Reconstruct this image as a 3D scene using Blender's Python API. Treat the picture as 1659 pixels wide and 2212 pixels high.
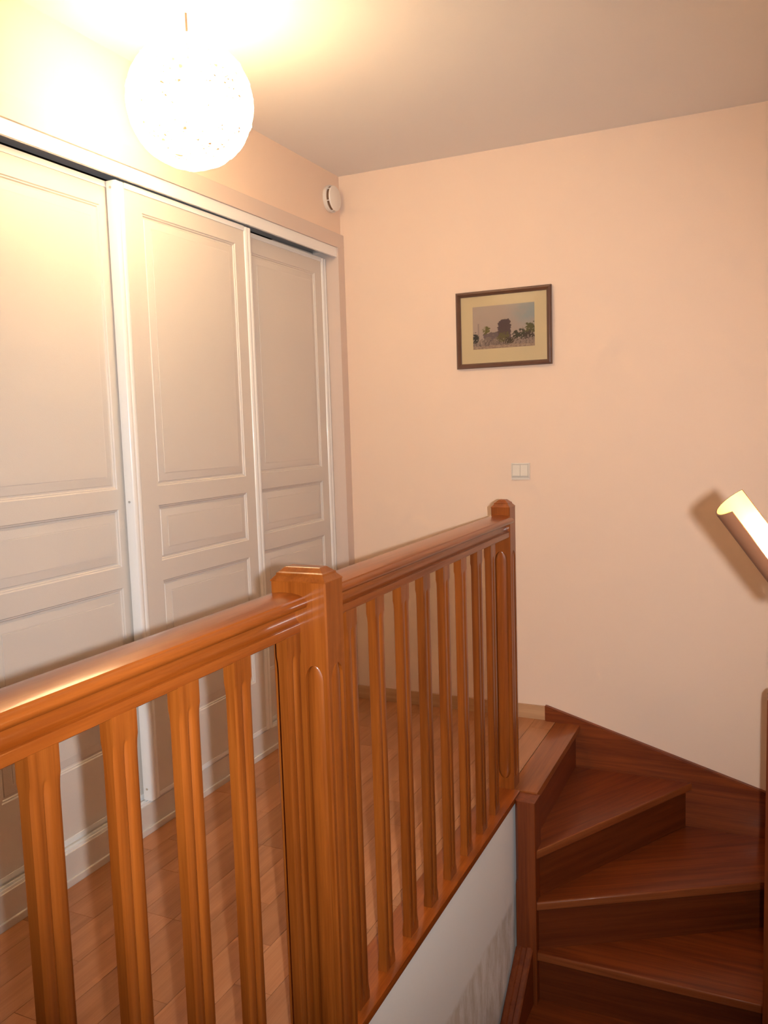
import bpy, bmesh, math, random
from mathutils import Vector, Matrix
random.seed(7)
for o in list(bpy.data.objects): bpy.data.objects.remove(o, do_unlink=True)
scene = bpy.context.scene
COL = scene.collection

# ------------------------------------------------------------------ camera
CAM = Vector((1.8533, -3.5786, 1.3184))
RGT = Vector((0.90688, 0.42025, -0.03089))
DWN = Vector((0.01369, -0.10264, -0.99462))
FWD = Vector((-0.42116, 0.90158, -0.09884))
cd = bpy.data.cameras.new('camera')
cam = bpy.data.objects.new('camera', cd); COL.objects.link(cam)
m = Matrix.Identity(4)
for i in range(3):
    m[i][0] = RGT[i]; m[i][1] = -DWN[i]; m[i][2] = -FWD[i]; m[i][3] = CAM[i]
cam.matrix_world = m
cd.sensor_fit = 'HORIZONTAL'; cd.sensor_width = 36.0; cd.lens = 36.0*1796.27/1659.0
cd.clip_start = 0.01
scene.camera = cam

# ------------------------------------------------------------------ world, exposure, flash
w = bpy.data.worlds.new('world'); scene.world = w; w.use_nodes = True
w.node_tree.nodes['Background'].inputs['Color'].default_value = (0.9, 0.8, 0.7, 1)
w.node_tree.nodes['Background'].inputs['Strength'].default_value = 0.02
vs = scene.view_settings
vs.view_transform = 'Standard'; vs.look = 'None'; vs.gamma = 1.0; vs.use_curve_mapping = False
vs.exposure = 0.0
FLASH_POWER = 206.0
FLASH_COLOR = (0.90, 0.92, 0.93)
LAMP_POWER = 0.9
SHADE_GLOW = 5.4
LAMP_COLOR = (1.0, 0.75, 0.47)
SCONCE_GLOW = 110.0
fl = bpy.data.lights.new('camera_flash', 'SPOT')          # the camera's own flash, beside the lens
fl.energy = FLASH_POWER; fl.color = FLASH_COLOR; fl.shadow_soft_size = 0.012
fl.spot_size = math.radians(84); fl.spot_blend = 0.8
fo = bpy.data.objects.new('camera_flash', fl); COL.objects.link(fo)
mf = m.copy()
pf = CAM + RGT*0.064 + DWN*0.002
for i in range(3): mf[i][3] = pf[i]
fo.matrix_world = mf

# ------------------------------------------------------------------ helpers
def link(name, me, mat=None, parent=None):
    o = bpy.data.objects.new(name, me); COL.objects.link(o)
    if mat is not None: me.materials.append(mat)
    if parent is not None: o.parent = parent
    return o
def obj(name, bm, mat=None, parent=None, smooth=None):
    bmesh.ops.recalc_face_normals(bm, faces=bm.faces[:])
    me = bpy.data.meshes.new(name); bm.to_mesh(me); bm.free()
    if smooth is not None:
        for p in me.polygons: p.use_smooth = True
        me.set_sharp_from_angle(angle=math.radians(smooth))
    return link(name, me, mat, parent)
def empty(name, loc, label=None, cat=None, group=None):
    o = bpy.data.objects.new(name, None); COL.objects.link(o); o.location = loc
    o.empty_display_size = 0.1
    if label: o['label'] = label
    if cat: o['category'] = cat
    if group: o['group'] = group
    return o
def tag(o, label, cat, group=None):
    o['label'] = label; o['category'] = cat
    if group: o['group'] = group
    return o
def struct(name, bm, mat, label=None, smooth=None):
    o = obj(name, bm, mat, None, smooth); o['kind'] = 'structure'
    if label: o['label'] = label
    return o
def box(bm, x0, x1, y0, y1, z0, z1, bevel=0.0):
    vs_ = [bm.verts.new(p) for p in ((x0,y0,z0),(x1,y0,z0),(x1,y1,z0),(x0,y1,z0),(x0,y0,z1),(x1,y0,z1),(x1,y1,z1),(x0,y1,z1))]
    fs = [bm.faces.new([vs_[i] for i in f]) for f in ((0,3,2,1),(4,5,6,7),(0,1,5,4),(1,2,6,5),(2,3,7,6),(3,0,4,7))]
    if bevel > 0:
        es = list({e for f in fs for e in f.edges})
        bmesh.ops.bevel(bm, geom=es, offset=bevel, segments=2, affect='EDGES', profile=0.7)
    return bm
def nbox(*a, **k): return box(bmesh.new(), *a, **k)
def prism(bm, pts, z0, z1, bevel=0.0):
    a = [bm.verts.new((p[0], p[1], z0)) for p in pts]; b = [bm.verts.new((p[0], p[1], z1)) for p in pts]
    n = len(pts)
    fs = [bm.faces.new(a[::-1]), bm.faces.new(b)]
    for i in range(n): fs.append(bm.faces.new((a[i], a[(i+1) % n], b[(i+1) % n], b[i])))
    if bevel > 0:
        es = list({e for f in fs for e in f.edges if abs(e.verts[0].co.z-e.verts[1].co.z) < 1e-6})
        bmesh.ops.bevel(bm, geom=es, offset=bevel, segments=3, affect='EDGES', profile=0.6)
    return bm
def prism_x(bm, pts, x0, x1):       # polygon in (y,z) pushed along x
    a = [bm.verts.new((x0, p[0], p[1])) for p in pts]; b = [bm.verts.new((x1, p[0], p[1])) for p in pts]
    n = len(pts); bm.faces.new(a[::-1]); bm.faces.new(b)
    for i in range(n): bm.faces.new((a[i], a[(i+1) % n], b[(i+1) % n], b[i]))
    return bm
def prism_y(bm, pts, y0, y1):       # polygon in (x,z) pushed along y
    a = [bm.verts.new((p[0], y0, p[1])) for p in pts]; b = [bm.verts.new((p[0], y1, p[1])) for p in pts]
    n = len(pts); bm.faces.new(a[::-1]); bm.faces.new(b)
    for i in range(n): bm.faces.new((a[i], a[(i+1) % n], b[(i+1) % n], b[i]))
    return bm
def rings(bm, rs, cap=True):        # rs: list of rings (lists of xyz) of the same length
    V = [[bm.verts.new(p) for p in r] for r in rs]; n = len(V[0])
    for a, b in zip(V, V[1:]):
        for i in range(n): bm.faces.new((a[i], a[(i+1) % n], b[(i+1) % n], b[i]))
    if cap: bm.faces.new(V[0][::-1]); bm.faces.new(V[-1])
    return bm
def lathe(bm, prof, axis='z', seg=32, c=(0,0,0)):    # prof: (r, h)
    rs = []
    for r, h in prof:
        ring = []
        for i in range(seg):
            a = 2*math.pi*i/seg; u, v = r*math.cos(a), r*math.sin(a)
            p = {'z': (u, v, h), 'x': (h, u, v), 'y': (u, h, v)}[axis]
            ring.append((c[0]+p[0], c[1]+p[1], c[2]+p[2]))
        rs.append(ring)
    return rings(bm, rs)

# ------------------------------------------------------------------ materials
def mat(name):
    mt = bpy.data.materials.new(name); mt.use_nodes = True
    nt = mt.node_tree; return mt, nt, nt.nodes['Principled BSDF']
def N(nt, t, **k):
    n = nt.nodes.new(t)
    for a, b in k.items(): setattr(n, a, b)
    return n
def plain(name, col, rough=0.5, metal=0.0, bump=0.0, bscale=200.0, var=0.0, vscale=3.0, coat=0.0):
    mt, nt, b = mat(name)
    b.inputs['Base Color'].default_value = (*col, 1); b.inputs['Roughness'].default_value = rough
    b.inputs['Metallic'].default_value = metal; b.inputs['Coat Weight'].default_value = coat
    tc = N(nt, 'ShaderNodeTexCoord')
    if var > 0:
        n = N(nt, 'ShaderNodeTexNoise'); n.inputs['Scale'].default_value = vscale; n.inputs['Detail'].default_value = 5
        nt.links.new(tc.outputs['Object'], n.inputs['Vector'])
        mx = N(nt, 'ShaderNodeMix', data_type='RGBA')
        mx.inputs['A'].default_value = (*[c*(1-var) for c in col], 1); mx.inputs['B'].default_value = (*[min(1, c*(1+var)) for c in col], 1)
        nt.links.new(n.outputs['Fac'], mx.inputs['Factor']); nt.links.new(mx.outputs['Result'], b.inputs['Base Color'])
    if bump > 0:
        n2 = N(nt, 'ShaderNodeTexNoise'); n2.inputs['Scale'].default_value = bscale; n2.inputs['Detail'].default_value = 3
        nt.links.new(tc.outputs['Object'], n2.inputs['Vector'])
        bp = N(nt, 'ShaderNodeBump'); bp.inputs['Strength'].default_value = bump; bp.inputs['Distance'].default_value = 0.002
        nt.links.new(n2.outputs['Fac'], bp.inputs['Height']); nt.links.new(bp.outputs['Normal'], b.inputs['Normal'])
    return mt
def wood(name, dark, light, axis='z', rough=0.3, coat=0.5, grain=1.0, piece_var=0.12):
    mt, nt, b = mat(name); b.inputs['Specular IOR Level'].default_value = 0.35
    tc = N(nt, 'ShaderNodeTexCoord'); oi = N(nt, 'ShaderNodeObjectInfo')
    add = N(nt, 'ShaderNodeVectorMath', operation='ADD')
    sc = N(nt, 'ShaderNodeVectorMath', operation='SCALE'); sc.inputs['Scale'].default_value = 17.0
    cmb = N(nt, 'ShaderNodeCombineXYZ')
    for k in 'XYZ': nt.links.new(oi.outputs['Random'], cmb.inputs[k])
    nt.links.new(cmb.outputs[0], sc.inputs[0])
    nt.links.new(tc.outputs['Object'], add.inputs[0]); nt.links.new(sc.outputs[0], add.inputs[1])
    mp = N(nt, 'ShaderNodeMapping'); s = [38.0*grain]*3; s['xyz'.index(axis)] = 1.6*grain
    mp.inputs['Scale'].default_value = s
    nt.links.new(add.outputs[0], mp.inputs['Vector'])
    n1 = N(nt, 'ShaderNodeTexNoise'); n1.inputs['Scale'].default_value = 1.0; n1.inputs['Detail'].default_value = 4; n1.inputs['Distortion'].default_value = 0.6
    nt.links.new(mp.outputs[0], n1.inputs['Vector'])
    mp2 = N(nt, 'ShaderNodeMapping'); s2 = [260.0]*3; s2['xyz'.index(axis)] = 9.0; mp2.inputs['Scale'].default_value = s2
    nt.links.new(add.outputs[0], mp2.inputs['Vector'])
    n2 = N(nt, 'ShaderNodeTexNoise'); n2.inputs['Scale'].default_value = 1.0; n2.inputs['Detail'].default_value = 2
    nt.links.new(mp2.outputs[0], n2.inputs['Vector'])
    mixf = N(nt, 'ShaderNodeMix', data_type='FLOAT'); mixf.inputs['Factor'].default_value = 0.3
    nt.links.new(n1.outputs['Fac'], mixf.inputs['A']); nt.links.new(n2.outputs['Fac'], mixf.inputs['B'])
    rp = N(nt, 'ShaderNodeValToRGB'); rp.color_ramp.elements[0].position = 0.36; rp.color_ramp.elements[1].position = 0.64
    rp.color_ramp.elements[0].color = (*dark, 1); rp.color_ramp.elements[1].color = (*light, 1)
    nt.links.new(mixf.outputs['Result'], rp.inputs['Fac'])
    mr = N(nt, 'ShaderNodeMapRange'); mr.inputs['To Min'].default_value = 1-piece_var; mr.inputs['To Max'].default_value = 1+piece_var
    nt.links.new(oi.outputs['Random'], mr.inputs['Value'])
    mul = N(nt, 'ShaderNodeVectorMath', operation='SCALE')
    nt.links.new(rp.outputs['Color'], mul.inputs[0]); nt.links.new(mr.outputs[0], mul.inputs['Scale'])
    nt.links.new(mul.outputs[0], b.inputs['Base Color'])
    b.inputs['Roughness'].default_value = rough; b.inputs['Coat Weight'].default_value = coat; b.inputs['Coat Roughness'].default_value = 0.12
    bp = N(nt, 'ShaderNodeBump'); bp.inputs['Strength'].default_value = 0.08; bp.inputs['Distance'].default_value = 0.001
    nt.links.new(n2.outputs['Fac'], bp.inputs['Height']); nt.links.new(bp.outputs['Normal'], b.inputs['Normal'])
    return mt

M_wall = plain('peach_paint', (0.87, 0.67, 0.53), 0.75, bump=0.25, bscale=420, var=0.015, vscale=2)
M_ceil = plain('ceiling_paint', (0.86, 0.80, 0.76), 0.9, bump=0.1, bscale=300)
M_trim = plain('beige_trim_paint', (0.72, 0.58, 0.50), 0.55, bump=0.05, bscale=300)
M_door = plain('cream_door_paint', (0.69, 0.63, 0.575), 0.42, bump=0.22, bscale=520)
M_prof = plain('white_gloss_profile', (0.88, 0.87, 0.86), 0.22, coat=0.3)
M_dark = plain('dark_gap', (0.03, 0.025, 0.02), 0.8)
M_hon_z = wood('honey_wood_upright', (0.185, 0.040, 0.0035), (0.29, 0.074, 0.009), 'z', rough=0.36, coat=0.35)
M_hon_y = wood('honey_wood_rail', (0.215, 0.044, 0.004), (0.325, 0.080, 0.010), 'y', rough=0.30, coat=0.45)
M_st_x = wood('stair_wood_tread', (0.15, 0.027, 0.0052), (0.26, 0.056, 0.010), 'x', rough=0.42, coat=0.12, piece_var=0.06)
M_st_z = wood('stair_wood_post', (0.15, 0.027, 0.005), (0.24, 0.050, 0.009), 'z', rough=0.42, coat=0.12)
M_st_y = wood('stair_wood_string', (0.14, 0.025, 0.005), (0.22, 0.046, 0.009), 'y', rough=0.42, coat=0.12)
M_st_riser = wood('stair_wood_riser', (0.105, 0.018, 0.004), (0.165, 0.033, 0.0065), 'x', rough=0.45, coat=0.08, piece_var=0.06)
M_st_nose = wood('stair_wood_worn_lit_edge', (0.22, 0.052, 0.013), (0.32, 0.088, 0.024), 'x', rough=0.42, coat=0.12, piece_var=0.06)  # paler tread fronts: worn varnish, with flash light painted into the colour
M_nos = wood('landing_nosing_wood', (0.25, 0.066, 0.013), (0.37, 0.108, 0.023), 'y', rough=0.34, coat=0.35)
M_floor = wood('laminate', (0.36, 0.142, 0.055), (0.47, 0.205, 0.088), 'y', rough=0.33, coat=0.25, grain=0.7, piece_var=0.10)
M_base = wood('baseboard_wood', (0.52, 0.29, 0.15), (0.62, 0.37, 0.20), 'x', rough=0.45, coat=0.1)
M_plaster_w = plain('white_wall_paint', (0.72, 0.69, 0.66), 0.8, bump=0.2, bscale=250)
M_metal = plain('screw_metal', (0.6, 0.58, 0.55), 0.35, metal=0.9)
M_plast = plain('cream_plastic', (0.78, 0.72, 0.64), 0.35)
M_plast_w = plain('white_plastic', (0.82, 0.76, 0.70), 0.4)

def stairwell_material():
    mt, nt, b = mat('stairwell_wall_rough')
    tc = N(nt, 'ShaderNodeTexCoord')
    sp = N(nt, 'ShaderNodeSeparateXYZ'); nt.links.new(tc.outputs['Object'], sp.inputs[0])
    # rough bare plaster below a line along the wall
    mp = N(nt, 'ShaderNodeMapping'); mp.inputs['Scale'].default_value = (1, 7, 2); mp.inputs['Rotation'].default_value = (math.radians(28), 0, 0)
    nt.links.new(tc.outputs['Object'], mp.inputs['Vector'])
    n = N(nt, 'ShaderNodeTexNoise'); n.inputs['Scale'].default_value = 3.0; n.inputs['Detail'].default_value = 7; n.inputs['Roughness'].default_value = 0.65
    nt.links.new(mp.outputs[0], n.inputs['Vector'])
    # mask = z < -0.385 + 0.02*noise  (soft)
    ma = N(nt, 'ShaderNodeMath', operation='MULTIPLY_ADD'); ma.inputs[1].default_value = 0.09; ma.inputs[2].default_value = -0.415
    nt.links.new(n.outputs['Fac'], ma.inputs[0])
    sb = N(nt, 'ShaderNodeMath', operation='SUBTRACT'); nt.links.new(ma.outputs[0], sb.inputs[0]); nt.links.new(sp.outputs['Z'], sb.inputs[1])
    mr = N(nt, 'ShaderNodeMapRange'); mr.inputs['From Min'].default_value = -0.005; mr.inputs['From Max'].default_value = 0.012
    nt.links.new(sb.outputs[0], mr.inputs['Value'])
    rp = N(nt, 'ShaderNodeValToRGB'); rp.color_ramp.elements[0].position = 0.40; rp.color_ramp.elements[1].position = 0.60
    rp.color_ramp.elements[0].color = (0.70, 0.66, 0.59, 1); rp.color_ramp.elements[1].color = (0.90, 0.89, 0.87, 1)
    nt.links.new(n.outputs['Fac'], rp.inputs['Fac'])
    mx = N(nt, 'ShaderNodeMix', data_type='RGBA'); mx.inputs['A'].default_value = (0.91, 0.91, 0.90, 1)
    nt.links.new(rp.outputs['Color'], mx.inputs['B']); nt.links.new(mr.outputs[0], mx.inputs['Factor'])
    nt.links.new(mx.outputs['Result'], b.inputs['Base Color']); b.inputs['Roughness'].default_value = 0.8
    bp = N(nt, 'ShaderNodeBump'); bp.inputs['Distance'].default_value = 0.004
    nt.links.new(mr.outputs[0], bp.inputs['Strength']); nt.links.new(n.outputs['Fac'], bp.inputs['Height'])
    nt.links.new(bp.outputs['Normal'], b.inputs['Normal'])
    return mt
M_well = stairwell_material()

# ------------------------------------------------------------------ room shell
CEIL = 2.5
struct('ceiling', nbox(-0.75, 2.95, -5.3, 0.12, CEIL, CEIL+0.1), M_ceil, 'off-white plaster ceiling above the landing')
struct('wall_back', nbox(-0.75, 2.05, 0.0, 0.12, -2.7, CEIL), M_wall, 'peach painted wall behind the stair')
bm = bmesh.new()
box(bm, -0.12, 0.0, -2.25, 0.0, 2.17, CEIL)
box(bm, -0.12, 0.0, -5.2, -2.25, 0.0, CEIL)
struct('wall_left', bm, M_wall, 'peach painted wall over the sliding wardrobe')
bm = bmesh.new()
box(bm, 1.905, 2.02, -2.75, 0.0, -2.7, CEIL); box(bm, 2.02, 2.9, -2.75, -2.65, -2.7, CEIL); box(bm, 2.8, 2.9, -5.2, -2.75, -2.7, CEIL)
struct('wall_right', bm, M_wall, 'peach painted wall along the stair')
struct('wall_front', nbox(-0.12, 2.9, -5.3, -5.2, -2.7, CEIL), M_wall, 'peach painted wall at the near end of the landing')
bm = bmesh.new(); box(bm, 0.93, 1.035, -5.2, -0.78, -2.7, -0.022); box(bm, 0.93, 1.035, -0.78, 0.0, -2.7, -0.03)
struct('wall_stairwell', bm, M_well, 'white wall under the balustrade with rough bare plaster lower down')
# wardrobe niche
bm = bmesh.new()
box(bm, -0.74, -0.70, -2.25, 0.0, 0.0, 2.3); box(bm, -0.70, -0.12, -2.29, -2.25, 0.0, 2.3); box(bm, -0.70, -0.12, -2.25, 0.0, 2.26, 2.3)
struct('wall_niche', bm, M_dark, 'dark inside of the wardrobe niche')
# floor slab with laminate strips
fl_o = struct('floor', nbox(-0.70, 0.93, -5.2, 0.0, -0.20, -0.009), M_dark, 'landing floor of pinkish brown laminate strips')
bm = bmesh.new(); box(bm, 0.93, 1.0, -0.754, 0.0, -0.03, -0.009)
o = obj('floor_edge', bm, M_dark, fl_o)
SW = 0.1045
lens_ = {}
def strip_mesh(wd, ln):
    k = (round(wd, 4), round(ln, 4))
    if k not in lens_:
        b_ = bmesh.new(); g = 0.0006
        box(b_, -wd/2+g, wd/2-g, g, ln-g, -0.009, 0.0)
        bmesh.ops.recalc_face_normals(b_, faces=b_.faces[:])
        me = bpy.data.meshes.new('plank'); b_.to_mesh(me); b_.free(); me.materials.append(M_floor); lens_[k] = me
    return lens_[k]
xs = [-0.034 + SW*i for i in range(10)]
rows = [(xs[i], xs[i+1], 0.0, -3.6) for i in range(9)] + [(xs[9], 1.0, 0.0, -0.754), (xs[9], 0.931, -0.754, -3.6)]
for x0, x1, top, ymin in rows:
    y = top - random.choice([0.12, 0.2, 0.28, 0.36, 0.4])
    while top > ymin + 0.02:
        lo = max(y, ymin)
        o = bpy.data.objects.new('plank', strip_mesh(x1-x0, top-lo)); COL.objects.link(o)
        o.parent = fl_o; o.location = ((x0+x1)/2, lo, 0)
        top = lo; y = lo - 0.44
# lower storey and near landing
struct('floor_lower', nbox(0.9, 2.9, -5.2, 0.12, -2.8, -2.7), M_floor, 'floor of the storey below the stair')
struct('floor_near', nbox(1.035, 2.8, -5.2, -3.3, -0.2, 0.0), M_floor, 'near end of the landing floor')
bmm = bmesh.new(); box(bmm, 0.0, 0.953, -0.012, 0.0, 0.0, 0.063, 0.002)
struct('baseboard_back', bmm, M_base, 'low light wood baseboard along the peach back wall')

# wardrobe surround
struct('trim_1', nbox(0.0, 0.016, -2.25, 0.0, 2.165, 2.229, bevel=0.0015), M_trim, 'beige header board over the wardrobe doors')
struct('trim_2', nbox(-0.12, 0.016, -0.062, 0.0, 0.0, 2.165, bevel=0.0015), M_trim, 'beige jamb board at the right of the wardrobe')
struct('trim_3', nbox(-0.12, 0.016, -2.25, -2.17, 0.0, 2.165, bevel=0.0015), M_trim, 'beige jamb board at the near end of the wardrobe')
bm = bmesh.new(); box(bm, -0.003, 0.009, -2.17, -0.062, 2.122, 2.165, 0.0012); box(bm, -0.115, -0.003, -2.17, -0.062, 2.152, 2.165)
struct('trim_4', bm, M_prof, 'white sliding door track fascia')
bm = bmesh.new()
box(bm, -0.11, -0.014, -2.17, -0.062, 0.0, 0.098, 0.0015)
box(bm, -0.014, -0.006, -2.17, -0.062, 0.0, 0.022, 0.003)
o = struct('trim_5', bm, M_door, 'cream plinth board under the sliding doors')
bm = bmesh.new()
for xa in (-0.018, -0.033, -0.056, -0.071, -0.094): box(bm, xa-0.003, xa, -2.17, -0.062, 0.098, 0.106)
obj('bottom_track', bm, M_prof, o)

# ------------------------------------------------------------------ sliding doors
PANELS = [(1.152, 2.042), (0.900, 1.088), (0.322, 0.832)]
def panel_mesh(bm, y0, y1, z0, z1):
    # concentric rectangles: (inset, depth)
    prof = [(0, 0), (0.003, -0.0035), (0.006, -0.0035), (0.009, -0.0075), (0.014, -0.0085), (0.016, -0.006), (0.040, -0.0015), (0.043, -0.0022), (0.0435, -0.0005)]
    prev = None
    for ins, d in prof:
        r = [bm.verts.new((d, a, b)) for a, b in ((y0+ins, z0+ins), (y1-ins, z0+ins), (y1-ins, z1-ins), (y0+ins, z1-ins))]
        if prev:
            for i in range(4): bm.faces.new((prev[i], prev[(i+1) % 4], r[(i+1) % 4], r[i]))
        prev = r
    bm.faces.new(prev)
def sliding_door(xf, y0, y1, label):
    root = empty('wardrobe_sliding_panel', (xf, y0, 0.11), label, 'door', 'wardrobe sliding doors')
    L = y1-y0; zb, zt = 0.11, 2.116
    a, b_ = 0.124, L-0.105
    T = 0.020
    bm = bmesh.new()
    cells_z = [zb, PANELS[2][0], PANELS[2][1], PANELS[1][0], PANELS[1][1], PANELS[0][0], PANELS[0][1], zt]
    q = lambda ya, yb, za, zc: bm.faces.new([bm.verts.new((0, p, r-zb)) for p, r in ((ya, za), (yb, za), (yb, zc), (ya, zc))])
    q(0.02, a, zb, zt); q(b_, L-0.02, zb, zt)
    for i in (0, 2, 4, 6): q(a, b_, cells_z[i], cells_z[i+1])
    # back and sides
    v = [bm.verts.new((-T, p, r-zb)) for p, r in ((0.02, zb), (L-0.02, zb), (L-0.02, zt), (0.02, zt))]
    bm.faces.new(v)
    obj('door_frame', bm, M_door, root)
    for z0, z1 in PANELS:
        bm = bmesh.new(); panel_mesh(bm, a, b_, z0-zb, z1-zb)
        obj('panel', bm, M_door, root, smooth=20)
    for s in (0, 1):
        # extruded edge profile: flat edge, two soft ribs on the face
        pr = [(-0.030, 0.0), (0.002, 0.0), (0.005, 0.003), (0.006, 0.010), (0.0055, 0.019), (0.0035, 0.0215), (0.0055, 0.024), (0.006, 0.031), (0.0045, 0.040), (0.001, 0.044), (-0.004, 0.0445), (-0.030, 0.0445)]
        if s: pr = [(x, L-y) for x, y in pr]
        rr = [[(x, y, z) for x, y in pr] for z in (0.0-0.004, zt-zb)]
        p = obj('edge_profile', rings(bmesh.new(), rr), M_prof, root, smooth=50)
        if s == 0:
            for zz in (0.035, 1.0, 1.985):
                sm = bmesh.new(); lathe(sm, [(0.0, 0.0012), (0.0035, 0.001), (0.0042, -0.002)], 'y', 12, (-0.013, -0.0005, zz))
                obj('screw', sm, M_metal, p)
    bm = bmesh.new(); box(bm, -T, 0.0035, 0.0445, L-0.0445, zt-zb-0.016, zt-zb+0.002)
    obj('top_rail', bm, M_prof, root)
    bm = bmesh.new(); box(bm, -T, 0.0015, 0.0445, L-0.0445, -0.003, 0.010)
    obj('bottom_rail', bm, M_prof, root)
    return root
sliding_door(-0.052, -2.165, -1.415, 'cream sliding wardrobe door, its edge tucked behind the overlapping middle door')
sliding_door(-0.012, -1.497, -0.748, 'cream sliding wardrobe door running in front of the doors on both sides')
sliding_door(-0.052, -0.812, -0.064, 'cream sliding wardrobe door next to the beige jamb by the back wall')

# ------------------------------------------------------------------ balustrade
bal = empty('stair_balustrade', (0.988, -0.72, 0.0), 'honey varnished wooden balustrade with reeded balusters around the stairwell', 'railing')
BX, BY = 0.988, -0.72
def P(o, x, y, z):            # place a part at world position under the balustrade
    o.location = (x-BX, y-BY, z); return o
# baluster section with two reeds on each broad side
def baluster_ring(s, z, hx=0.0118, hy=0.025, n=16):
    r = []
    def dep(u): return (0.006 if u < 0.5 else 0.003)*(1-math.sqrt(max(0, 1-(2*u-1)**2)))
    for i in range(n+1):
        t = -1+2*i/n; dd = dep(abs(t))
        r.append((hx-s*dd, hy*t, z))
    for i in range(n+1):
        t = 1-2*i/n; dd = dep(abs(t))
        r.append((-hx+s*dd, hy*t, z))
    return r
H_B = 0.928
bm = bmesh.new()
prof = [(0, 0.0), (0, 0.018), (0.35, 0.026), (0.8, 0.036), (1, 0.05), (1, 0.855), (0.92, 0.868), (0.6, 0.880), (0.25, 0.886), (0, 0.890), (0, H_B)]
rings(bm, [baluster_ring(s, z) for s, z in prof])
bmesh.ops.recalc_face_normals(bm, faces=bm.faces[:])
bme = bpy.data.meshes.new('baluster'); bm.to_mesh(bme); bm.free(); bme.materials.append(M_hon_z)
for p in bme.polygons: p.use_smooth = True
bme.set_sharp_from_angle(angle=math.radians(32))
YB = [-2.008, -1.863, -1.712, -1.566, -1.416, -1.268, -1.117, -0.977] + [-2.254, -2.425, -2.573, -2.719, -2.865, -3.012, -3.159]
for y in YB:
    o = bpy.data.objects.new('baluster', bme); COL.objects.link(o); o.parent = bal
    P(o, 1.0095, y+0.025, 0.0)
# newels: reeds with arched tops on every face
def newel(x0, x1, y0, y1, zb, zt, nfront, reed_z0, reed_z1):
    root_x, root_y = (x0+x1)/2, (y0+y1)/2
    hx, hy = (x1-x0)/2, (y1-y0)/2
    ch = 0.003
    def face_pts(half, k, w_scale, n=24):
        # returns list of (t, depth) over a face with k reeds; w_scale = 0..1 arch opening
        pts = []
        qs = (0.0, 0.3, 0.55, 0.75, 0.88, 0.96, 1.0)
        wch = max(0.012, 0.64*w_scale)
        for f in range(k):
            cen = -1+(2*f+1)/k; hw = wch/k                 # reed centre and half width on the face
            side = [(q*hw, 0.0095*(1-math.sqrt(max(0, 1-(q*0.98)**2)))*min(1, w_scale*1.3)) for q in qs]+[(hw*1.0+0.012/k, 0.0)]
            pts += [(cen-a, d) for a, d in side[::-1]]+[(cen+a, d) for a, d in side[1:]]
        return pts
    def ring(ws, z):
        r = []
        X, Y = hx, hy
        for t, d in [(-1+ch/X, 0)]+face_pts(X, nfront, ws)+[(1-ch/X, 0)]: r.append((X*t, -Y+d, z))
        for t, d in [(-1+ch/Y, 0)]+face_pts(Y, 1, ws)+[(1-ch/Y, 0)]: r.append((X-d, Y*t, z))
        for t, d in [(-1+ch/X, 0)]+face_pts(X, nfront, ws)+[(1-ch/X, 0)]: r.append((-X*t, Y-d, z))
        for t, d in [(-1+ch/Y, 0)]+face_pts(Y, 1, ws)+[(1-ch/Y, 0)]: r.append((-X+d, -Y*t, z))
        return r
    zs = [(0, zb), (0, reed_z0)]
    hA = 0.034
    for k in (0.12, 0.25, 0.4, 0.55, 0.7, 0.82, 0.92, 1.0): zs.append((math.sin(k*math.pi/2), reed_z0+hA*(1-math.cos(k*math.pi/2))))
    for k in (1.0, 0.92, 0.82, 0.7, 0.55, 0.4, 0.25, 0.12): zs.append((math.sin(k*math.pi/2), reed_z1-hA*(1-math.cos(k*math.pi/2))))
    zs += [(0, reed_z1), (0, zt)]
    bm = bmesh.new(); rings(bm, [ring(a, b) for a, b in zs])
    o = obj('newel_post', bm, M_hon_z, bal, smooth=30)
    P(o, root_x, root_y, 0)
    bm = bmesh.new()
    rr = []
    for ins, dz in [(0.0, 0.0), (0.0, 0.002), (0.009, 0.012), (0.0095, 0.016), (0.013, 0.018), (0.022, 0.026), (0.024, 0.027)]:
        a, b = hx-ins, hy-ins
        rr.append([(-a, -b, zt+dz), (a, -b, zt+dz), (a, b, zt+dz), (-a, b, zt+dz)])
    rings(bm, rr); obj('newel_cap', bm, M_hon_z, o)
    return o
newel(0.955, 1.079, -2.200, -2.127, -0.35, 1.026, 2, 0.03, 0.862)
newel(0.954, 1.023, -0.758, -0.687, -0.045, 1.030, 1, 0.04, 0.875)
# handrail
def rail_ring(y):
    h = [(0.031, 0.926), (0.0325, 0.9275), (0.0325, 0.942), (0.0315, 0.944), (0.0295, 0.9448), (0.0305, 0.947), (0.0265, 0.950), (0.0225, 0.956), (0.0205, 0.963), (0.0215, 0.970), (0.028, 0.9745), (0.040, 0.9755), (0.047, 0.978), (0.0505, 0.983), (0.0505, 0.988), (0.047, 0.993), (0.0435, 0.9955), (0.0420, 0.9948), (0.0405, 0.998), (0.030, 1.002), (0.012, 1.0045)]
    return [(x, y, z) for x, z in h]+[(-x, y, z) for x, z in h[::-1]]
for y0, y1 in ((-3.25, -2.2), (-2.127, -0.758)):
    bm = bmesh.new(); n = 6
    rings(bm, [rail_ring(y-(y0+y1)/2) for y in (y0, y1)])
    o = obj('handrail', bm, M_hon_y, bal, smooth=40); P(o, 0.988, (y0+y1)/2, 0)
# floor-edge board under the balusters
bm = bmesh.new(); box(bm, -0.058, 0.056, -1.25, 1.246, -0.022, 0.0, 0.004)
o = obj('base_rail', bm, M_hon_y, bal, smooth=40); P(o, 0.988, -2.0, 0.0)

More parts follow.
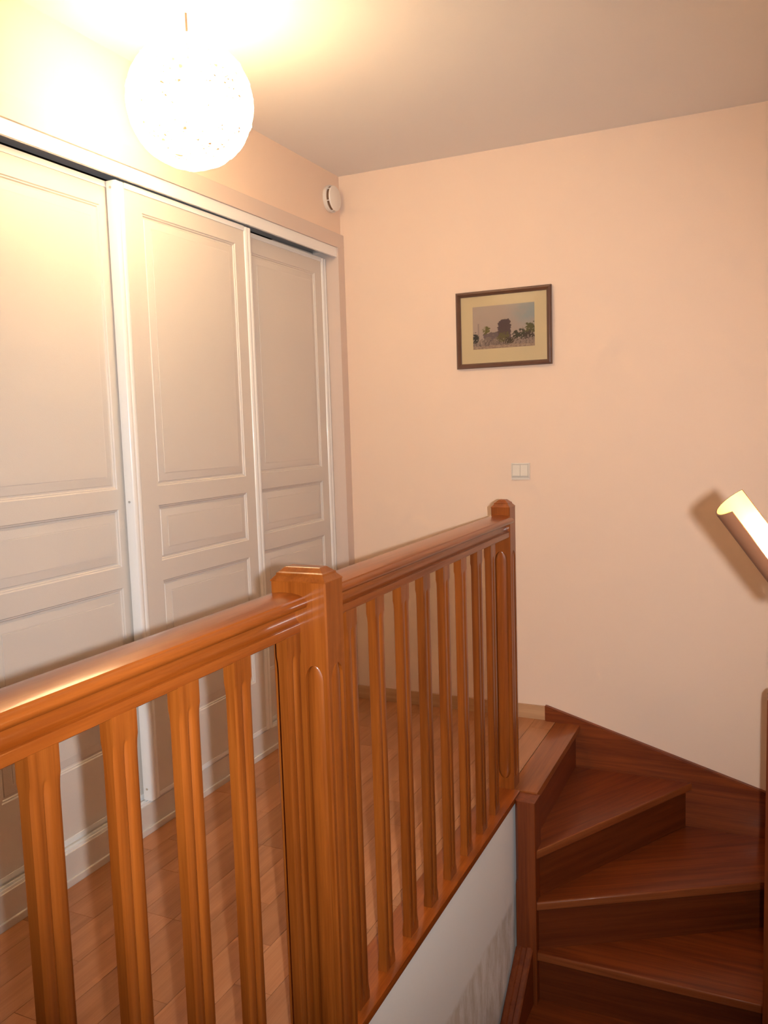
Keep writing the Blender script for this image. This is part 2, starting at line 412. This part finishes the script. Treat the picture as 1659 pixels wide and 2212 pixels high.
# ------------------------------------------------------------------ staircase
st = empty('winder_staircase', (1.5, -0.4, -0.95), 'dark reddish brown wooden stair with winder treads turning down beside the peach wall', 'staircase')
SO = Vector((1.5, -0.4, -0.95))
def S(o):
    o.location = -SO; return o
def sp(name, bm, mt, smooth=None):
    o = obj(name, bm, mt, st, smooth); S(o); return o
XR = 1.905            # right wall
piv = Vector((1.112, -0.818))
TH = 0.034
def line_pt(p, d, t): return (p[0]+d[0]*t, p[1]+d[1]*t)
d1 = (Vector((1.585, 0.0))-piv).normalized()
n1o = (1.585, 0.0)
d2 = (Vector((1.859, -0.371))-piv).normalized(); t2 = (XR-piv.x)/d2.x; n2o = line_pt(piv, d2, t2)
n3o = (XR, -0.805); piv3 = (1.112, -0.815)
# landing nosing strip
bm = bmesh.new(); box(bm, 1.0, 1.108, -0.752, 0.0, -0.030, 0.0, 0.007)
sp('landing_nosing', bm, M_nos, 40)
def back(p, q, off):          # shift the segment p->q to its left (away from the descent) by off
    v = Vector((q[0]-p[0], q[1]-p[1])).normalized(); nrm = Vector((-v.y, v.x))
    return (p[0]+nrm.x*off, p[1]+nrm.y*off), (q[0]+nrm.x*off, q[1]+nrm.y*off)
def along(name, pts, z0, z1, p, q, bevel=0.0, nose=False, mt=None):
    # board whose local x runs from p to q
    ang = math.atan2(q[1]-p[1], q[0]-p[0]); c_, s_ = math.cos(ang), math.sin(ang)
    lp = [((x-p[0])*c_+(y-p[1])*s_, -(x-p[0])*s_+(y-p[1])*c_) for x, y in pts]
    o = obj(name, prism(bmesh.new(), lp, z0-z1, 0.0, bevel=bevel), mt or M_st_x, st, 45 if bevel else None)
    o.location = Vector((p[0], p[1], z1))-SO; o.rotation_euler = (0, 0, ang)
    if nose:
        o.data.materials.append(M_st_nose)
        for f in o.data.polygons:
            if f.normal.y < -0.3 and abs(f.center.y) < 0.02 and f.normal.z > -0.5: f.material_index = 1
    return o
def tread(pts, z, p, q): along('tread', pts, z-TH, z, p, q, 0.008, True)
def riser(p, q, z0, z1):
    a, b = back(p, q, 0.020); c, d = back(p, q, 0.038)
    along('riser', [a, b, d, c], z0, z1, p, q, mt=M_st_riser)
RS = 0.19
pv = (piv.x, piv.y)
# riser under the landing
bm = bmesh.new(); box(bm, 1.072, 1.090, -0.76, 0.0, -RS, -0.030); sp('riser', bm, M_st_y)
tread([(1.075, -0.76), pv, n1o, (1.075, 0.0)], -RS, pv, n1o)
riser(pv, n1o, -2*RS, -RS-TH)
q0, q1 = back(pv, n1o, 0.03)
tread([pv, n2o, (XR, 0.0), (q1[0], 0.0), q0], -2*RS, pv, n2o)
riser(pv, n2o, -3*RS, -2*RS-TH)
q0, q1 = back(pv, n2o, 0.03)
tread([piv3, n3o, q1, q0], -3*RS, piv3, n3o)
riser(piv3, n3o, -4*RS, -3*RS-TH)
yy = -0.805
for k in range(4, 10):
    ya = yy-0.245
    z = -k*RS
    tread([(1.06, ya), (XR, ya), (XR, yy+0.03), (1.06, yy+0.03)], z, (1.06, ya), (XR, ya))
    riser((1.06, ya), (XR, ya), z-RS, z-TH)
    yy = ya
# string along the back wall
bm = bmesh.new()
pts = [(0.953, 0.0), (0.953, 0.068), (0.960, 0.0675), (1.905, -0.204), (1.905, -0.75), (1.30, -0.75), (1.0, -0.03)]
prism_y(bm, pts, -0.024, 0.0)
bmesh.ops.bevel(bm, geom=[e for e in bm.edges if all(v.co.y < -0.02 for v in e.verts) and (e.verts[0].co.z+e.verts[1].co.z) > -0.2], offset=0.004, segments=2, affect='EDGES')
sp('wall_string', bm, M_st_x)
# string along the right wall
bm = bmesh.new()
sl = -0.76
pts = [(0.0, -0.204), (-0.30, -0.32), (-0.85, -0.60), (-2.55, -0.60-1.70*0.775), (-2.55, -2.4), (-0.85, -1.05), (0.0, -0.75)]
prism_x(bm, pts, 1.882, 1.905); sp('wall_string', bm, M_st_y)
# inner post with stopped chamfer
bm = bmesh.new()
def post_ring(c, z, x0=1.045, x1=1.117, y0=-0.830, y1=-0.752):
    k = 0.0005+c
    return [(x0+k, y0, z), (x1-0.002, y0, z), (x1, y0+0.002, z), (x1, y1, z), (x0, y1, z), (x0, y0+k, z)]
rings(bm, [post_ring(c, z) for c, z in [(0, -1.0), (0, -0.318), (0.009, -0.300), (0.009, -0.04), (0.009, -0.006)]])
sp('stair_newel', bm, M_st_z)
# inner string of the lower flight
bm = bmesh.new()
a = 0.76
def string_sec(y, z):
    s = [(1.042, -0.24), (1.042, 0.0), (1.050, 0.008), (1.062, 0.008), (1.066, 0.003), (1.080, 0.003), (1.084, 0.008), (1.096, 0.008), (1.104, 0.0), (1.104, -0.24)]
    return [(x, y, z+dz) for x, dz in s]
rings(bm, [string_sec(-0.83, -0.555), string_sec(-2.60, -0.555-1.77*a)])
sp('inner_string', bm, M_st_y, 40)
# outer post against the right wall
bm = bmesh.new()
rr = [[(1.853+i_, -1.02+i_, z), (1.92-i_, -1.02+i_, z), (1.92-i_, -0.95-i_, z), (1.853+i_, -0.95-i_, z)] for i_, z in ((0, -1.1), (0, 0.51), (0.008, 0.525), (0.012, 0.53))]
for r in rr:
    for i in range(4): r[i] = (min(r[i][0], 1.904), r[i][1], r[i][2])
rings(bm, rr); sp('stair_newel', bm, M_st_z)

# ------------------------------------------------------------------ pendant lamp
pc = Vector((0.382, -1.612, 2.231)); PR = 0.170
pend = empty('pendant_lamp', (pc.x, pc.y, CEIL), 'lit round pendant lamp of woven white strands hanging from the ceiling', 'lamp')
bm = bmesh.new(); lathe(bm, [(0.0, 0.0), (0.038, 0.0), (0.038, -0.012), (0.034, -0.020), (0.012, -0.030), (0.0, -0.030)], 'z', 28)
obj('ceiling_rose', bm, M_plast_w, pend, 40)
bm = bmesh.new(); lathe(bm, [(0.003, -0.028), (0.003, -0.10-0.09)], 'z', 10)
obj('cord', bm, plain('cord_grey', (0.16, 0.11, 0.08), 0.5), pend, 60)
def strand_material():
    mt, nt, b = mat('paper_strand')
    out = nt.nodes['Material Output']
    b.inputs['Base Color'].default_value = (0.95, 0.93, 0.88, 1); b.inputs['Roughness'].default_value = 0.7
    tr = N(nt, 'ShaderNodeBsdfTranslucent'); tr.inputs['Color'].default_value = (0.97, 0.93, 0.84, 1)
    mx = N(nt, 'ShaderNodeMixShader'); mx.inputs['Fac'].default_value = 0.55
    b.inputs['Emission Color'].default_value = (*LAMP_COLOR, 1); b.inputs['Emission Strength'].default_value = SHADE_GLOW/0.45   # the lit paper strands
    nt.links.new(b.outputs[0], mx.inputs[1]); nt.links.new(tr.outputs[0], mx.inputs[2]); nt.links.new(mx.outputs[0], out.inputs['Surface'])
    return mt
bm = bmesh.new()
rnd = random.Random(3)
drop = pc.z-CEIL
NL = 125
for k in range(NL):
    # circles wound around the globe, some great, some small, leaving the top pole open
    while True:
        nv = Vector((rnd.gauss(0, 1), rnd.gauss(0, 1), rnd.gauss(0, 1)*0.9)).normalized()
        h = rnd.uniform(-0.55, 0.55)
        # highest point of the circle
        zt_ = h*nv.z+math.sqrt(1-h*h)*math.sqrt(max(0, 1-nv.z**2))
        if zt_ < 0.985 or rnd.random() < 0.35: break
    e1 = nv.orthogonal().normalized(); e2 = nv.cross(e1)
    rad = PR*(1+rnd.uniform(-0.035, 0.02)); ph = rnd.uniform(0, 6.28); wob = rnd.uniform(0.004, 0.02)
    nseg = 44; ring_c = []
    for i in range(nseg):
        t = 2*math.pi*i/nseg
        hh = h+wob*math.sin(3*t+ph)
        q = nv*hh+(e1*math.cos(t)+e2*math.sin(t))*math.sqrt(1-hh*hh)
        ring_c.append(q*rad*(1+0.006*math.sin(5*t+ph)))
    rw = rnd.uniform(0.0010, 0.0017)
    prev = None; V = []
    for i, c in enumerate(ring_c):
        n_ = c.normalized(); tg = (ring_c[(i+1) % nseg]-ring_c[i-1]).normalized(); sd = n_.cross(tg)
        V.append([bm.verts.new(c+v_+Vector((0, 0, drop))) for v_ in (n_*rw, sd*rw*1.5, -n_*rw, -sd*rw*1.5)])
    for i in range(nseg):
        A, B = V[i], V[(i+1) % nseg]
        for j in range(4): bm.faces.new((A[j], B[j], B[(j+1) % 4], A[(j+1) % 4]))
obj('lamp_shade', bm, strand_material(), pend, 80)
def emis(name, col, strength):
    mt = bpy.data.materials.new(name); mt.use_nodes = True; nt = mt.node_tree; nt.nodes.clear()
    e = N(nt, 'ShaderNodeEmission'); e.inputs['Color'].default_value = (*col, 1); e.inputs['Strength'].default_value = strength
    o = N(nt, 'ShaderNodeOutputMaterial'); nt.links.new(e.outputs[0], o.inputs['Surface']); return mt
bm = bmesh.new(); lathe(bm, [(0.0, 0.045), (0.012, 0.043), (0.014, 0.035), (0.018, 0.025), (0.027, 0.008), (0.030, -0.008), (0.026, -0.022), (0.014, -0.032), (0.0, -0.034)], 'z', 24, (0, 0, drop))
blb = obj('bulb', bm, emis('pendant_bulb_glow', (1.0, 0.84, 0.6), 30.0), pend, 60)
bm = bmesh.new(); lathe(bm, [(0.0, 0.10), (0.016, 0.10), (0.018, 0.06), (0.018, 0.044), (0.0, 0.044)], 'z', 20, (0, 0, drop))
obj('socket', bm, M_plast_w, pend, 40)
pl = bpy.data.lights.new('pendant_light', 'POINT'); pl.energy = LAMP_POWER; pl.color = LAMP_COLOR; pl.shadow_soft_size = 0.05
po = bpy.data.objects.new('pendant_light', pl); COL.objects.link(po); po.location = (pc.x, pc.y, pc.z-0.005)
blb.visible_shadow = True

# ------------------------------------------------------------------ framed picture
PX0, PX1, PZ0, PZ1 = 0.572, 1.001, 1.575, 1.908
pic = empty('framed_picture', ((PX0+PX1)/2, 0.0, (PZ0+PZ1)/2), 'small landscape print in a cream mat and brown frame on the peach wall', 'picture')
M_frame = plain('brown_frame', (0.125, 0.058, 0.035), 0.28, coat=0.4, var=0.2, vscale=20)
W2, H2 = (PX1-PX0)/2, (PZ1-PZ0)/2
FW = 0.0215
bm = bmesh.new()
prf = [(0.0, -0.002), (0.0, -0.016), (0.004, -0.021), (0.010, -0.022), (0.016, -0.018), (0.0195, -0.013), (FW, -0.0125), (FW, -0.002)]
loops = []
for ins, y in prf:
    loops.append([bm.verts.new((sx*(W2-ins), y, sz*(H2-ins))) for sx, sz in ((-1, -1), (1, -1), (1, 1), (-1, 1))])
for a, b in zip(loops, loops[1:]+loops[:1]):
    for i in range(4): bm.faces.new((a[i], a[(i+1) % 4], b[(i+1) % 4], b[i]))
obj('frame', bm, M_frame, pic)
bm = bmesh.new(); box(bm, -W2+0.015, W2-0.015, -0.008, -0.003, -H2+0.015, H2-0.015)
obj('mat_board', bm, plain('cream_mat', (0.66, 0.525, 0.31), 0.7), pic)
# the printed landscape: a fine flat sheet with painted colours
gx, gz = 120, 84
X0, X1, Z0, Z1 = -W2+0.076, W2-0.075, -H2+0.082, H2-0.066
from mathutils import noise as mn
def lerp(a, b, t): return tuple(x+(y-x)*t for x, y in zip(a, b))
def paint(u, v):              # u to the right, v upwards, 0..1
    n = mn.fractal(Vector((u*9, v*9, 0.3)), 1.0, 2.0, 4); n2 = 1.8*mn.fractal(Vector((u*30, v*30, 4.3)), 1.0, 2.0, 3)
    c = lerp((0.42, 0.31, 0.25), (0.46, 0.36, 0.29), v+0.15*n)
    bl = math.exp(-(((u-0.90)/0.24)**2+((v-0.80)/0.30)**2)); c = lerp(c, (0.30, 0.33, 0.32), min(1, bl*(0.95+0.4*n)))
    c = lerp(c, (0.34, 0.25, 0.21), max(0, 0.5-v)*0.35)
    w_ = 0.012*n2
    inside = lambda a, b: a <= b
    # nave and tower of the church
    if 0.17 < u+w_ < 0.46 and v < 0.36+0.12*(u-0.17)+w_: c = (0.155, 0.11, 0.10)
    if 0.41 < u+w_ < 0.62 and v < 0.66-0.9*max(0, 0.47-u)*1.2-1.6*max(0, u-0.585)+w_:
        c = (0.105, 0.065, 0.060)
    if 0.44 < u+w_ < 0.575 and v < 0.60+w_: c = (0.10, 0.060, 0.055)
    if 0.08 < u < 0.105 and v < 0.60: c = lerp(c, (0.25, 0.19, 0.17), 0.6)
    if v < 0.15+0.06*n2+0.10: c = lerp(c, (0.24, 0.17, 0.13), 0.75)
    def blob(x, y, rx, ry, col, k=1.0):
        nonlocal c
        if ((u-x)/rx)**2+((v-y)/ry)**2 < 1+0.9*n2: c = lerp(c, col, k)
    blob(0.22, 0.44, 0.06, 0.075, (0.13, 0.115, 0.028)); blob(0.045, 0.27, 0.045, 0.12, (0.040, 0.034, 0.022))
    blob(0.50, 0.25, 0.09, 0.11, (0.135, 0.11, 0.035), 0.9); blob(0.60, 0.17, 0.08, 0.07, (0.07, 0.045, 0.022))
    blob(0.72, 0.28, 0.07, 0.09, (0.055, 0.045, 0.022)); blob(0.83, 0.30, 0.09, 0.12, (0.060, 0.052, 0.030))
    blob(0.94, 0.38, 0.10, 0.14, (0.11, 0.10, 0.035)); blob(0.92, 0.26, 0.10, 0.08, (0.075, 0.05, 0.035))
    if v < 0.075+0.02*n2: c = lerp((0.42, 0.30, 0.21), (0.30, 0.20, 0.14), 0.5+0.5*n2)
    if 0.06 < v < 0.22 and math.sin(u*150+6*n) > 0.80 and n2 > 0.0: c = lerp(c, (0.46, 0.35, 0.27), 0.6)
    if 0.06 < v < 0.20 and math.sin(u*118+4*n) > 0.86 and n2 < 0.1: c = lerp(c, (0.04, 0.028, 0.022), 0.7)
    return c
verts, faces, cols = [], [], []
for j in range(gz+1):
    for i in range(gx+1):
        u, v = i/gx, j/gz
        verts.append((X0+(X1-X0)*u, -0.0086, Z0+(Z1-Z0)*v)); cols.append(paint(u, v))
for j in range(gz):
    for i in range(gx):
        a = j*(gx+1)+i; faces.append((a, a+1, a+gx+2, a+gx+1))
me = bpy.data.meshes.new('print'); me.from_pydata(verts, [], faces)
at = me.color_attributes.new('paint', 'FLOAT_COLOR', 'POINT')
for i, c in enumerate(cols): at.data[i].color = (*[max(0, min(1, x)) for x in c], 1)
mt, nt, b = mat('printed_landscape'); an = N(nt, 'ShaderNodeVertexColor'); an.layer_name = 'paint'
nt.links.new(an.outputs['Color'], b.inputs['Base Color']); b.inputs['Roughness'].default_value = 0.7
link('print', me, mt, pic)
mt, nt, b = mat('picture_glass')
b.inputs['Roughness'].default_value = 0.04; b.inputs['Alpha'].default_value = 0.05; b.inputs['Base Color'].default_value = (0.02, 0.02, 0.02, 1)
bm = bmesh.new(); box(bm, -W2+0.018, W2-0.018, -0.0118, -0.0100, -H2+0.018, H2-0.018)
obj('glass', bm, mt, pic)

# ------------------------------------------------------------------ light switch
sw = empty('light_switch', (0.8535, 0.0, 1.116), 'cream double rocker light switch on the peach wall below the picture', 'switch')
bm = bmesh.new(); box(bm, -0.0415, 0.0415, -0.007, 0.0, -0.037, 0.037, 0.002)
obj('back_plate', bm, M_plast, sw)
bm = bmesh.new()
prf = [(0.0, -0.007), (0.0, -0.010), (0.002, -0.012), (0.0045, -0.012), (0.0055, -0.008)]
loops = []
for ins, y in prf:
    loops.append([bm.verts.new((sx*(0.040-ins), y, (-0.0265+ins) if sz < 0 else (0.0355-ins))) for sx, sz in ((-1, -1), (1, -1), (1, 1), (-1, 1))])
for a, b in zip(loops, loops[1:]):
    for i in range(4): bm.faces.new((a[i], a[(i+1) % 4], b[(i+1) % 4], b[i]))
obj('cover_frame', bm, M_plast, sw)
for s in (-1, 1):
    bm = bmesh.new()
    xa, xb = (-0.034, -0.0006) if s < 0 else (0.0006, 0.034)
    prism_x(bm, [(-0.007, -0.0205), (-0.0135, -0.0205), (-0.0095, 0.0285), (-0.007, 0.0285)], xa, xb)
    obj('rocker', bm, M_plast, sw)

# ------------------------------------------------------------------ smoke detector
sd = empty('smoke_detector', (0.0, -0.104, 2.374), 'round white smoke detector on the wall above the wardrobe corner', 'smoke detector')
bm = bmesh.new(); lathe(bm, [(0.0, 0.0), (0.058, 0.0), (0.060, 0.003), (0.0605, 0.016), (0.0585, 0.018), (0.0, 0.018)], 'x', 48)
obj('base', bm, M_plast_w, sd, 40)
bm = bmesh.new(); lathe(bm, [(0.0, 0.017), (0.0535, 0.017), (0.0535, 0.029), (0.0, 0.029)], 'x', 40)
obj('sensing_slot', bm, plain('slot_brown', (0.16, 0.085, 0.045), 0.7), sd, 40)
bm = bmesh.new(); lathe(bm, [(0.0, 0.0285), (0.0545, 0.0285), (0.056, 0.031), (0.054, 0.035), (0.046, 0.038), (0.0, 0.039)], 'x', 48)
obj('cap', bm, M_plast_w, sd, 40)
for k in range(6):
    a = math.radians(200+60*k)
    bm = bmesh.new(); lathe(bm, [(0.0, 0.0175), (0.0025, 0.0175), (0.0025, 0.030), (0.0, 0.030)], 'x', 8, (0, 0.0545*math.cos(a), 0.0545*math.sin(a)))
    obj('rib', bm, M_plast_w, sd)

# ------------------------------------------------------------------ wall sconce
nv = Vector((-0.16, -0.91, -0.39)).normalized()
bv = Vector((-0.87, 0.358, -0.48)); bv = (bv-nv*bv.dot(nv)).normalized()
av = nv.cross(bv).normalized()
if av.z > 0: av = -av
top = Vector((1.809, -2.25, 1.198)); SR = 0.036; SL = 0.165
scn = empty('wall_sconce', (1.905, -2.20, 1.06), 'lit half-tube wall sconce tilted off the wall beside the stair', 'lamp')
so = Vector((1.905, -2.20, 1.06))
def ssec(r, t):
    c = top+av*t-so
    return [c+bv*r*math.sin(a_)+nv*r*math.cos(a_) for a_ in [math.pi*i/18 for i in range(19)]]
bm = bmesh.new()
secs = []
for t in (0.0, SL):
    o_ = ssec(SR, t); i_ = ssec(SR-0.0025, t)
    secs.append(o_+i_[::-1])
rings(bm, secs)
def sconce_shade():
    mt, nt, b = mat('sconce_shade')
    b.inputs['Base Color'].default_value = (0.17, 0.070, 0.035, 1); b.inputs['Roughness'].default_value = 0.45
    return mt
sh = obj('half_tube_shade', bm, sconce_shade(), scn, 40)
sh.data.materials.append(plain('sconce_cream_inside', (0.80, 0.52, 0.17), 0.5))
cax = top-so
for f in sh.data.polygons:
    r_ = f.center-cax; r_ = r_-av*r_.dot(av)
    if f.normal.dot(r_) < -1e-6 and abs(f.normal.dot(av)) < 0.5: f.material_index = 1
bm = bmesh.new()
bc = top+av*0.098+bv*0.004-so
bmesh.ops.create_uvsphere(bm, u_segments=20, v_segments=12, radius=0.5, matrix=Matrix.Translation(bc) @ av.to_track_quat('Z', 'Y').to_matrix().to_4x4() @ Matrix.Diagonal((0.034, 0.034, 0.064, 1)))
obj('bulb', bm, emis('sconce_bulb_glow', (1.0, 0.72, 0.36), SCONCE_GLOW), scn, 60)
bm = bmesh.new()
ec = top+av*0.150-so
bmesh.ops.create_cone(bm, cap_ends=True, segments=20, radius1=0.014, radius2=0.014, depth=0.05, matrix=Matrix.Translation(ec) @ av.to_track_quat('Z', 'Y').to_matrix().to_4x4())
obj('socket', bm, M_plast_w, scn, 40)
bm = bmesh.new(); lathe(bm, [(0.0, 0.0), (0.035, 0.0), (0.035, -0.010), (0.030, -0.014), (0.0, -0.014)], 'x', 28)
obj('wall_plate', bm, sconce_shade(), scn, 40)
